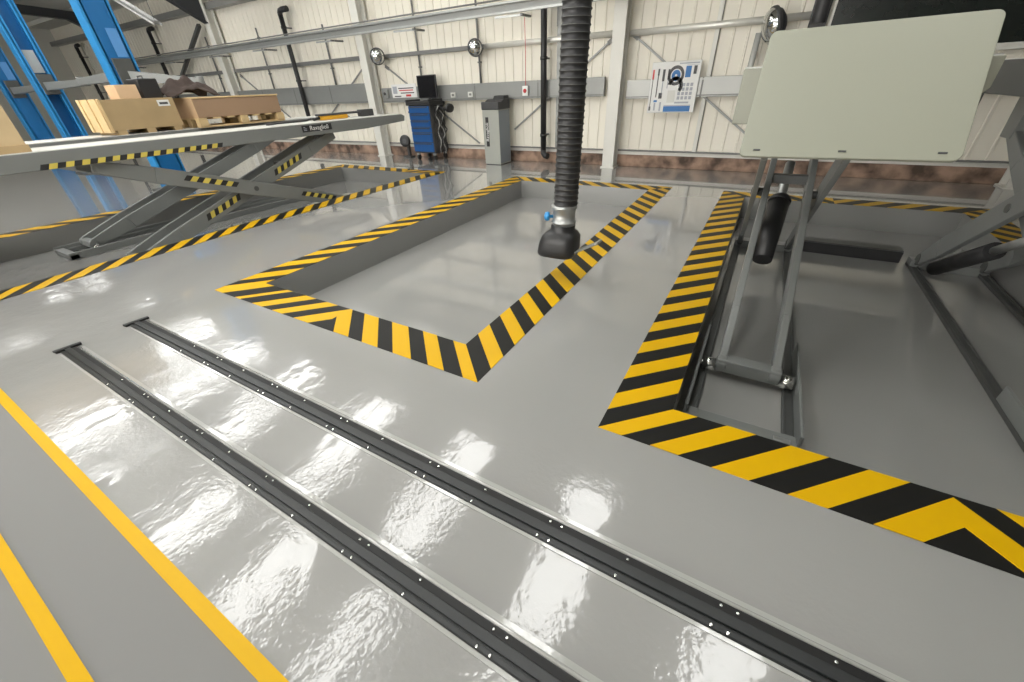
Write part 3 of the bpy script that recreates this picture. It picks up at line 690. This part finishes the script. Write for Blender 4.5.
for sx_ in (-.24,.24):
    for sy_ in (-.17,.19):
        a = MB(); a.cyl((sx_-.02,sy_,.055),(sx_+.02,sy_,.055),.055,MT['rubber']); a.box(sx_-.03,sx_+.03,sy_-.03,sy_+.03,.10,.14,MT['galv']); a.build('caster', k)
a = MB(); a.box(-.36,-.33,-.12,.1,.78,.98,MT['drawer']); a.box(-.40,-.33,-.14,-.10,.86,.90,MT['rubber']); a.build('side_holder', k, .006)
random.seed(3)
for i in range(5):
    a = MB(); p = [(.31+.05*math.sin(j*1.7+i*1.3)+.03, -.12+.07*i+.03*math.cos(j*1.9+i), .98-j*.085) for j in range(11)]
    a.tube(p, .012, MT['cable'] if i % 2 else MT['rubber'], 8); a.build('hanging_cable', k)
a = MB(); a.lathe([(.04,-.12),(.045,-.02),(.09,.04),(.105,.09),(.10,.12),(.06,.125)], (.60,-.02,.93), MT['rubber'], axis=(1,-.25,.1), seg=26, sy=.75)
a.tube([(.50,.01,.92),(.40,.04,.93),(.30,.05,.95)], .03, MT['rubber'], 12); a.build('funnel_nozzle', k)
k = thing('monitor', 'black flat monitor standing on the blue tool trolley', 'monitor', (-6.57, 7.74, 1.163), -.1)
a = MB(); a.box(-.28,.28,-.02,.02,.045,.46,MT['blackplate']); a.build('casing', k, .008)
a = MB(); a.box(-.26,.26,-.0225,-.02,.065,.44,MT['screen']); a.build('screen', k)
a = MB(); a.box(-.03,.03,.02,.05,.0,.3,MT['charcoal']); a.box(-.12,.12,-.06,.12,0,.015,MT['charcoal']); a.build('stand', k, .004)
k = thing('rubber_wheel', 'small black wheel leaning at the wall left of the blue trolley', 'wheel', (-7.45, 7.72, .0))
a = MB(); a.lathe([(.05,-.04),(.11,-.045),(.13,-.02),(.13,.02),(.11,.045),(.05,.04)], (0,0,.36), MT['rubber'], axis=(.3,-1,.1), seg=26); a.build('tyre', k)
a = MB(); a.lathe([(.05,-.045),(.05,.045)], (0,0,.36), MT['charcoal'], axis=(.3,-1,.1), seg=18); a.box(-.03,.03,.05,.12,.0,.36,MT['charcoal']); a.box(-.12,.12,-.02,.14,0,.03,MT['charcoal']); a.build('axle_stand', k)

# grey floor cabinet with black hooded top
k = thing('test_cabinet', 'slim grey floor cabinet with a charcoal hood and upright name label', 'cabinet', (-4.80, 7.62, 0))
a = MB(); a.box(-.185,.185,-.20,.22,.012,.985,MT['cabinet']); a.box(.185,.188,-.19,.21,.03,.97,MT['cabside']); a.build('body', k, .008)
a = MB(); a.box(-.175,.175,-.19,.21,0,.012,MT['charcoal']); a.build('plinth', k)
a = MB(); a.prism([(-.215,.985),(.235,.985),(.235,1.16),(.02,1.16),(-.10,1.11),(-.215,1.12)], 'x', -.198, .198, MT['charcoal']); a.build('hood', k, .015)
a = MB(); a.prism([(-.02,1.13),(.22,1.15),(.22,1.215),(.05,1.21)], 'x', -.06, .185, MT['rubber']); a.build('hand_unit', k, .015)
a = MB(); a.box(-.125,-.055,-.203,-.20,.34,.86,MT['blackplate']); lp_ = a.build('name_label', k, .001)
X3 = Matrix(((0,-1,0,-.089),(0,0,-1,-.2036),(1,0,0,.60),(0,0,0,1)))
lettering('Ravaglioli', .085, MT['whitetext'], lp_, X3, sx=1.05)

# ------------------------------------------------------------------ load on the left lifts
DZ = .865+.15+.006
k = thing('plywood_crate', 'long plywood shipping crate on the far lift, behind the cardboard box', 'crate', (-7.46, 2.72, DZ), 0)
a = MB(); a.box(-.30,.30,-.40,.40,.05,.385,MT['crate']); a.build('crate_body', k, .004)
for y in (-.32, 0, .32): a = MB(); a.box(-.30,.30,y-.05,y+.05,0,.05,MT['crate']); a.build('runner', k, .003)
a = MB(); a.box(-.315,.315,-.425,-.40,0.03,.395,MT['pine'])
for x in (-.26,0,.26): a.box(x-.04,x+.04,-.44,-.425,.03,.395,MT['pine'])
a.build('end_board', k, .003)
a = MB(); a.box(.3005,.302,.20,.34,.29,.36,MT['white']); a.box(.302,.303,.22,.32,.31,.335,MT['charcoal']); a.build('shipping_label', k)
k = thing('wooden_pallet', 'pale wooden pallet under the long cardboard box on the lift', 'pallet', (-7.36, 3.95, DZ), .0)
for x in (-.24,0,.24):
    a = MB(); a.box(x-.04,x+.04,-.66,.66,0,.022,MT['pine']); a.build('bottom_board', k, .002)
    for y in (-.6,0,.6): a = MB(); a.box(x-.05,x+.05,y-.06,y+.06,.022,.10,MT['pine']); a.build('block', k, .002)
for i in range(7):
    y = -.6+.2*i; a = MB(); a.box(-.29,.29,y-.055,y+.055,.10,.12,MT['pine']); a.build('deck_board', k, .002)
k = thing('cardboard_box', 'long brown cardboard box lying on the wooden pallet', 'box', (-7.36, 3.95, DZ+.121), 0)
a = MB(); a.box(-.28,.28,-.64,.64,0,.235,MT['cardboard']); a.build('carton', k, .006)
a = MB(); a.box(-.28,.28,-.642,-.64,.0,.235,MT['cardlite']); a.build('lit_end', k)  # paler end: the light on this face is put into its colour
a = MB(); a.box(-.29,.29,-.65,.65,.235,.255,MT['pine']); a.build('lid', k, .004)
k = thing('small_carton', 'small tan carton sitting on top of the plywood crate', 'box', (-7.32, 2.66, DZ+.386), 0)
a = MB(); a.box(-.15,.15,-.115,.115,0,.15,MT['cardlite']); a.build('carton', k, .005); a = MB(); a.box(-.15,.1505,-.02,.02,.148,.1505,MT['pine']); a.build('tape_strip', k)
k = thing('black_case', 'black case standing on the plywood crate behind the small carton', 'case', (-7.45, 2.97, DZ+.386), .1)
a = MB(); a.box(-.13,.13,-.12,.12,0,.22,MT['blackplate']); a.build('shell', k, .012); a = MB(); a.tube([(-.05,0,.22),(-.05,0,.25),(.05,0,.25),(.05,0,.22)],.008,MT['charcoal'],8); a.build('handle', k)
# crumpled brown cloth
bm = bmesh.new(); bmesh.ops.create_grid(bm, x_segments=36, y_segments=30, size=1)
from mathutils import noise
for v in bm.verts:
    x, y = v.co.x, v.co.y; d = max(0, 1-(x*x+y*y)**.5*.82)
    h = .19*d**.6*(1+.7*noise.noise(Vector((x*2.2,y*2.8,3)))) + .05*d*abs(noise.noise(Vector((x*5,y*7,1))))
    v.co = Vector((x*.22, y*.34, .012+h+.012*noise.noise(Vector((x*9,y*9,0)))*d))
me = bpy.data.meshes.new('tarpaulin'); bm.to_mesh(me); bm.free(); me.materials.append(MT['cloth'])
for p in me.polygons: p.use_smooth = True
o = bpy.data.objects.new('tarpaulin', me); COL.objects.link(o); o.location = (-7.48, 3.47, DZ+.121+.256)
sd = o.modifiers.new('thick','SOLIDIFY'); sd.thickness = .012; sd.offset = 1
tag(o, 'crumpled dark brown sheet heaped on the crate behind the cardboard box', 'sheet')
k = thing('plywood_box', 'tall plywood box at the left edge, standing on the near lift deck', 'crate', (-6.05, .52, DZ), 0)
a = MB(); a.box(-.27,.27,-.68,.68,.0,.52,MT['ply']); a.build('panel_box', k, .004)
for s in (-1,1):
    a = MB(); a.box(s*.27-.012,s*.27+.012,-.69,.69,0,.06,MT['crate']); a.build('bottom_batten', k, .003)
# yellow tool and bits on the near deck
k = thing('spirit_level', 'yellow and black long tool lying near the tip of the lift deck', 'tool', (-6.12, 4.86, DZ), .0)
a = MB(); a.box(-.04,.04,-.30,.22,0,.055,MT['orange']); a.build('tool_body', k, .01)
a = MB(); a.box(-.045,.045,-.34,.55,.055,.085,MT['charcoal']); a.cyl((0,-.42,.02),(0,-.30,.03),.022,MT['rubber']); a.box(-.05,.05,.50,.78,.0,.10,MT['charcoal']); a.build('grip', k, .008)
k = thing('pry_bar', 'thin dark bar lying on the deck between the pallet and the yellow tool', 'bar', (-6.15, 4.1, DZ), .03)
a = MB(); a.tube([(0,-.32,.014),(0,.25,.014),(.01,.33,.03)], .013, MT['rubber'], 10); a.build('shaft', k); a = MB(); a.box(-.03,.03,-.40,-.31,.0,.028,MT['charcoal']); a.build('claw', k, .003)

# ------------------------------------------------------------------ blue two-post lifts
def blue_post(name, loc, label, face, arms, hgt=3.5, W=.34, D=.25, rz=0):
    """C-channel post; `face` = +1 opens towards +x, -1 towards -x"""
    k = thing(name, label, 'lift post', loc, rz, 'blue lift posts')
    zc = 1.74; f_ = -face
    a = MB(); a.box(min(f_*D/2, f_*(D/2-.03)), max(f_*D/2, f_*(D/2-.03)), -W/2, W/2, .02, hgt, MT['blue']); a.build('web', k, .005)
    for s in (-1,1):
        a = MB(); a.box(-D/2, D/2, s*W/2-.03, s*W/2+.03, .02, hgt, MT['bluelite']); a.box(min(-f_*D/2,-f_*(D/2-.03)), max(-f_*D/2,-f_*(D/2-.03)), s*W/2-(.06 if s>0 else 0), s*W/2+(0 if s>0 else .06), .02, hgt, MT['bluelite']); a.build('flange', k, .005)
    a = MB(); a.box(-.3,.3,-.3,.3,0,.02,MT['liftdark']); a.build('base_plate', k, .004)
    a = MB(); a.box(-D/2+.02,D/2+.035,-W/2+.05,W/2-.04,zc-.15,zc+.22,MT['liftdark']); a.build('carriage', k, .008)
    if face < 0:
        a = MB(); a.box(D/2,D/2+.003,-.01,.13,1.98,2.34,MT['bluelabel']); a.build('label_panel', k)
    else:
        a = MB(); a.box(-D/2+.04,-D/2+.06,-W/2+.05,W/2-.05,zc+.25,zc+.65,MT['liftedge']); a.build('guard_sheet', k)
    for (dx, dy) in arms:
        a = MB(); dz = -.13 if 0 < dx < 1.5 else .0; a.beam((0,0,zc),(dx,dy,zc+dz),.16,.15,MT['liftgrey'],side=(-dy,dx,0),w2=.12,h2=.10); a.cyl((dx,dy,zc+dz-.06),(dx,dy,zc+dz+.08),.06,MT['liftgrey']); a.build('swing_arm', k, .006)
    return k
blue_post('lift_post', (-9.28, 3.5, 0), 'blue lift post with a pale blue label, behind the small carton', -1, [(-2.3, .15), (1.0, .62)])
blue_post('lift_post', (-13.9, 3.75, 0), 'blue channel-section lift post near the top left corner', 1, [(2.0, .05)])
blue_post('lift_post', (-16.9, 3.9, 0), 'blue lift post cut off at the left edge of the view', -1, [(2.4, -.1)])

# hanging twin tube light
k = thing('tube_light', 'twin tube light hanging under the roof at the top left', 'ceiling light', (-11.3, 5.0, 2.86), 0)
a = MB(); a.beam((-.65,0,.28),(.5,0,-.20),.10,.05,MT['trunk'],side=(0,1,0)); a.build('batten', k, .004)
for s in (-1,1): a = MB(); a.cyl((-.65,s*.07,.25),(.5,s*.07,-.23),.018,MT['tube']); a.build('tube', k)
a = MB(); a.tube([(-.6,0,.28),(-.6,0,roofz(5)-2.88)],.006,MT['wire'],6); a.tube([(.45,0,-.18),(.45,0,roofz(5)-2.88)],.006,MT['wire'],6); a.build('hanger', k)
